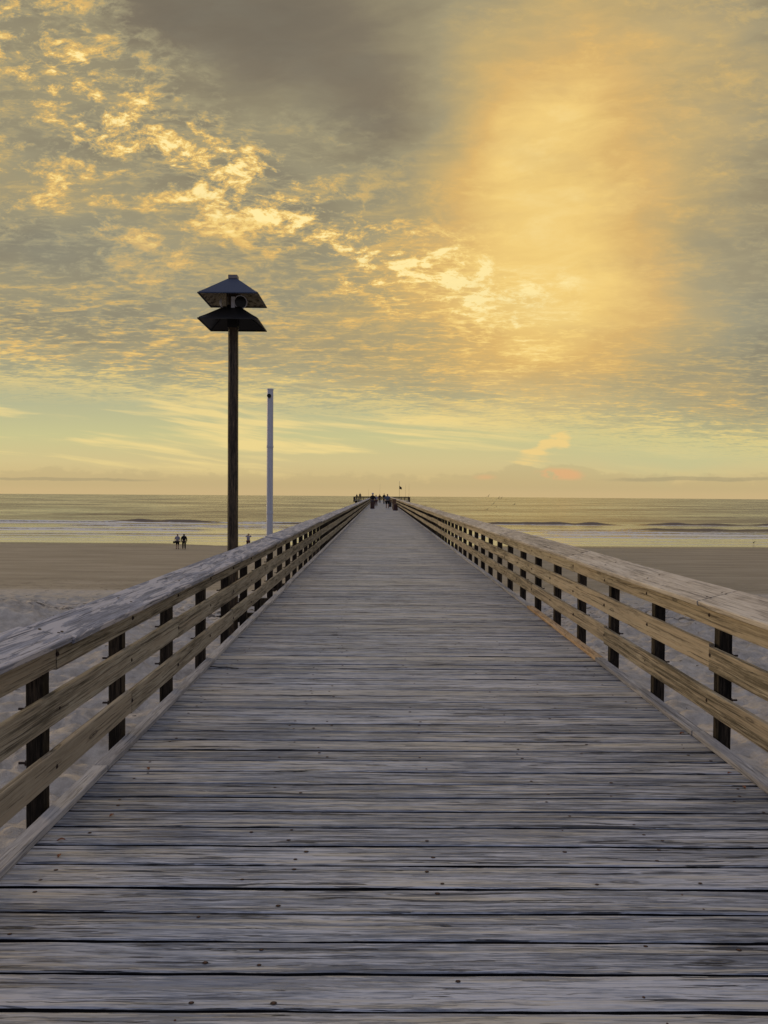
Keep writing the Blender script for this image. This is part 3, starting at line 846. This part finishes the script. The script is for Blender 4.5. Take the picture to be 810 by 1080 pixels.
    if longhair:
        HJ = {'a':(0,.0,1.78,.085,.09),'b':(0,.045,1.66,.09,.07),'c':(0,.075,1.50,.08,.045),'d':(0,.085,1.38,.05,.03)}; HE = [('a','b'),('b','c'),('c','d')]
    else:
        HJ = {'a':(0,.0,1.785,.083,.09),'b':(0,.035,1.70,.085,.075)}; HE = [('a','b')]
    skin_mesh('hair', HJ, HE, 'a', C_hair, t)
    if hat:
        mb = MB(); mb.loft([[(math.cos(i*math.pi/8)*r_, -.01+math.sin(i*math.pi/8)*r_*1.1, zz_) for i in range(16)] for r_, zz_ in ((.105,1.74),(.104,1.80),(.09,1.85),(.05,1.88))])
        mb.box((0,-.15,1.745), (.13,.10,.012)); mb.build('cap', hat, t)
    return t
def atpx(px, y): return (px-400.8)/800*y
gb = 'people standing about on the pier'
person(atpx(408.8,92), 92, 0, R(175), 1.74, 'person in slate blue shirt and dark shorts, largest figure walking out along the pier', C_blue, C_black, 'walk', group=gb, long_legs=False, bulk=1.4)
person(atpx(393.2,95), 95, 0, R(160), 1.80, 'person in dark clothes with a white cap, behind the left barrel', C_black, C_navy, 'lean', hat=C_white, group=gb, bulk=1.35)
person(atpx(396.8,106), 106, 0, R(200), 1.62, 'person in pale top and dark red trousers just right of the white cap', C_grey, C_red, 'stand', group=gb, bulk=1.3)
person(atpx(400.6,140), 140, 0, R(180), 1.72, 'lone dark figure in the very middle of the pier, farther out than the others', C_red, C_black, 'stand', group=gb)
person(atpx(405.3,128), 128, 0, R(185), 1.84, 'person in black just left of and beyond the one in blue', C_black, C_black, 'walk', group=gb)
person(atpx(376.0,198.6), 202.0, 0, R(150), 1.72, 'leftmost person at the end of the pier, in black', C_black, C_black, 'lean', group=gb)
person(atpx(379.6,198.6), 201.6, 0, R(190), 2.0, 'tall person in black, second from the left corner of the pier end', C_black, C_black, 'stand', group=gb)
gb = 'people on the wet sand near the waterline'; BK = 1.22
def on_sand(px, y): x_ = atpx(px, y); return x_, y, sand_h(x_, y)
person(*on_sand(187.7, 86), R(170), 1.74, 'person in lavender grey shirt and dark shorts, left of the pair on wet sand', C_grey, C_black, 'stand', group=gb, long_legs=False, bulk=BK)
person(*on_sand(194.6, 86), R(195), 1.78, 'long-haired person in black, right of the pair on the wet sand', C_black, C_black, 'walk', longhair=True, group=gb, bulk=BK)
person(*on_sand(262.3, 88), R(180), 1.76, 'person with both arms raised to the face, between the lamp post and the white pole', C_grey, C_red, 'camera', group=gb, bulk=BK)
x_, y_, z_ = on_sand(186.0, 86)
mb = MB(); mb.loft([[(math.cos(i*math.pi/5)*.13*k1, math.sin(i*math.pi/5)*.06*k1, zz_) for i in range(10)] for k1, zz_ in ((.6,-.14),(1,-.11),(1,.06),(.7,.10))])
bag = mb.build('shoulder_bag', C_black); bag.location = (x_-.18, y_-.06, z_+.80)
tag(bag, 'small black bag hanging at the hip of the person in grey', 'bag')

# ---------------------------------------------------------------- flagpole and rods at the end
fp = empty('flagpole', (atpx(421.3,204), 204, 0)); tag(fp, 'thin flagpole with one small dark flag at the right end of the pier', 'flagpole')
mb = MB(); mb.tube((0,0,0), (0,0,5.05), .04, .03, 8); mb.build('pole', M_hoodb, fp)
mb = MB(); mb.tube((0,0,5.05), (0,0,5.22), .09, .02, 8); mb.build('finial', M_white, fp)
nf_ = 7; vs_, fs_ = [], []
for i in range(nf_):
    for j in range(2):
        for t_ in (0, 1):
            a = i/(nf_-1); vs_.append((.03 + a*.62 - j*.0, math.sin(a*6)*.06 + t_*.02, 3.95 - j*(.85-.3*a) - a*.45))
for i in range(nf_-1):
    b0 = i*4
    fs_ += [(b0, b0+4, b0+6, b0+2), (b0+1, b0+3, b0+7, b0+5), (b0, b0+1, b0+5, b0+4), (b0+2, b0+6, b0+7, b0+3)]
fs_ += [(0,2,3,1), (nf_*4-4, nf_*4-3, nf_*4-1, nf_*4-2)]
mb = MB(); mb.add(vs_, fs_); mb.build('flag', C_black, fp)
gr = 'fishing rods leaning on the end railing'
M_rod, _, _ = mat('grey rod', (.10,.09,.07), .5)
for px_, h_, lb in ((388.8, 3.0, 'leftmost fishing rod, left of the walkway'), (400.7, 4.4, 'tall fishing rod above the middle of the walkway'),
                    (427.8, 4.3, 'upright fishing rod just right of the flagpole'), (431.4, 4.5, 'rightmost fishing rod at the pier corner')):
    r_ = empty('fishing_rod', (atpx(px_, 199.5), 199.55 if px_ > 410 or px_ < 395 else 211.6, 0)); tag(r_, 'thin ' + lb, 'fishing rod', gr)
    mb = MB(); mb.tube((0,-.05,.3), (0,.1,1.2), .03, .022, 8); mb.build('handle', C_black, r_)
    mb = MB(); mb.tube((0,.1,1.2), (.05,.3,h_), .020, .012, 6); mb.build('blank', M_rod, r_)

# ---------------------------------------------------------------- birds
M_gull, _, _ = mat('grey brown feathers', (.10,.085,.06), .8)
M_gulld, _, _ = mat('dark feathers', (.02,.017,.013), .8)
def gull(px, py, y, span, roll_, label, m_=M_gull, up_=.25):
    X = atpx(px, y); Z = 1.72 + (521 + (px-405)*.0073 - py)/800*y
    t = empty('seabird', (X, y, Z)); tag(t, label, 'bird', 'seabirds in flight over the sea'); t.rotation_euler = (0, roll_, R(25))
    s_ = span*1.2/1.2
    mb = MB(); prof = [(-.22,.004),(-.17,.03),(-.05,.055),(.08,.05),(.15,.03),(.19,.032),(.22,.02),(.26,.004)]
    mb.loft([[(math.cos(i*math.pi/4)*r_*s_, -yy_*s_, math.sin(i*math.pi/4)*r_*s_) for i in range(8)] for yy_, r_ in prof]); mb.build('body', m_, t, smooth=True)
    for sd_ in (-1, 1):
        mb = MB(); rings = []
        for a, ch_, zz_, sw in ((.03,.17,0,0),(.2,.16,up_*.5,-.02),(.36,.13,up_*.62,.03),(.5,.09,up_*.5,.10),(.62,.02,up_*.3,.18)):
            rings.append([(sd_*a*s_, (sw-ch_/2)*s_, zz_*s_), (sd_*a*s_, sw*s_, (zz_+.018)*s_), (sd_*a*s_, (sw+ch_/2)*s_, zz_*s_), (sd_*a*s_, sw*s_, (zz_-.008)*s_)])
        mb.loft(rings); mb.build('wing', m_, t)
for (px_, py_, dd, sp, rl, lb) in ((515.3,523.4,120,.75,-.6,'bird just on the horizon line right of the pier, highest of its flock'),
    (526.2,525.6,125,.75,-.7,'left bird of the two flying side by side below the horizon'), (529.3,525.3,130,.65,-.7,'right bird of the two flying side by side below the horizon'),
    (521.0,531.4,115,.75,-.7,'dark bird alone in the middle of the flock over the water'), (523.6,534.6,120,.5,-.5,'faint bird just below the middle of the flock'),
    (514.0,537.4,115,.75,-.4,'lowest bird of the flock over the water'), (542.8,532.3,120,.8,-.5,'bird flying apart at the right of the flock')):
    gull(px_, py_, dd, sp, rl, lb)
gull(449.2, 533.4, 60, .32, 0, 'small dark bird low beside the far right railing', M_gulld, .1)
xb = atpx(797,104); t = empty('shore_bird', (xb, 104, SEA+.02)); tag(t, 'small dark bird standing in the thin water at the far right', 'bird')
mb = MB(); prof = [(-.17,.004),(-.10,.04),(.0,.065),(.09,.05),(.13,.03),(.17,.035),(.20,.02),(.26,.004)]
mb.loft([[(-yy_ if False else yy_, math.cos(i*math.pi/4)*r_, .20+(yy_*.5)+math.sin(i*math.pi/4)*r_) for i in range(8)] for yy_, r_ in prof]); mb.build('body', M_gulld, t)
for s_ in (-.02,.02):
    mb = MB(); mb.tube((0,s_,-.03), (.01,s_,.16), .008, n=6); mb.build('leg', M_gulld, t)

# ---------------------------------------------------------------- litter on the deck
M_leaf, _, _ = mat('rust brown leaf', (.22,.075,.03), .7)
def leaf(x, y, rz, s_, label):
    mb = MB(); n = 7; rings = []
    for i in range(n):
        a = i/(n-1); w_ = math.sin(a*math.pi)**.8*.011*s_ + .0006; cz = .002 + .006*s_*math.sin(a*3)**2
        rings.append([(a*.045*s_, -w_, cz+.004*s_), (a*.045*s_, 0, cz), (a*.045*s_, w_, cz+.005*s_), (a*.045*s_, 0, cz+.0012)])
    mb.loft(rings); o = mb.build('dry_leaf', M_leaf); o.location = (x, y, .003); o.rotation_euler.z = rz
    tag(o, label, 'leaf', 'dry leaves on the deck')
def atdeck(px, py): d = H*800/(py-521)*.985; return (px-401)/800*d, d
for px_, py_, lb in ((64,902,'rust-brown leaf by the left kerb, nearest to the viewer'), (60,888,'rust-brown leaf by the left kerb, second from the viewer'),
    (116,862,'rust-brown leaf by the left kerb beside the first railing post'), (158,812,'small leaf by the left kerb just past the first railing post'),
    (722,771,'small brown leaf by the right kerb, farthest along'), (778,812,'brown leaf by the right kerb near the first post'), (790,826,'brown leaf by the right kerb, nearest to the viewer')):
    x_, y_ = atdeck(px_, py_); x_ = max(XL+.03, min(XR-.05, x_)); leaf(x_, y_, rng.uniform(0,6), rng.uniform(.7,1.1), lb)
x_, y_ = atdeck(235, 704)
mb = MB(); p = Vector((x_-.13, y_+.05, .008))
for i in range(6):
    p2 = p + Vector((.05, -.018+rng.gauss(0,.008), rng.gauss(0,.001))); mb.tube(p, p2, .0045, n=6); p = p2
tw = mb.build('twig', C_hair); tag(tw, 'thin dark twig lying on the deck near the left kerb', 'twig')
# wrack and bits of grass strewn on the sand
mb = MB()
for _ in range(900):
    side = rng.choice((-1, 1)); x_ = side*rng.uniform(3, 26); y_ = rng.gauss(36, 4) if rng.random() < .7 else rng.uniform(9, 40)
    z_ = sand_h(x_, y_)+.01; a = rng.uniform(0, 3.14); ln = rng.uniform(.05, .22)
    d = Vector((math.cos(a), math.sin(a), rng.uniform(-.05,.12)))*ln/2
    mb.tube(Vector((x_,y_,z_))-d, Vector((x_,y_,z_))+d, rng.uniform(.006,.014), .004, 5)
wr = mb.build('seaweed', cloth('dry seaweed', (.035,.028,.02))); tag(wr, 'dark dry seaweed and stalks strewn over the pale sand', 'seaweed', kind='stuff')
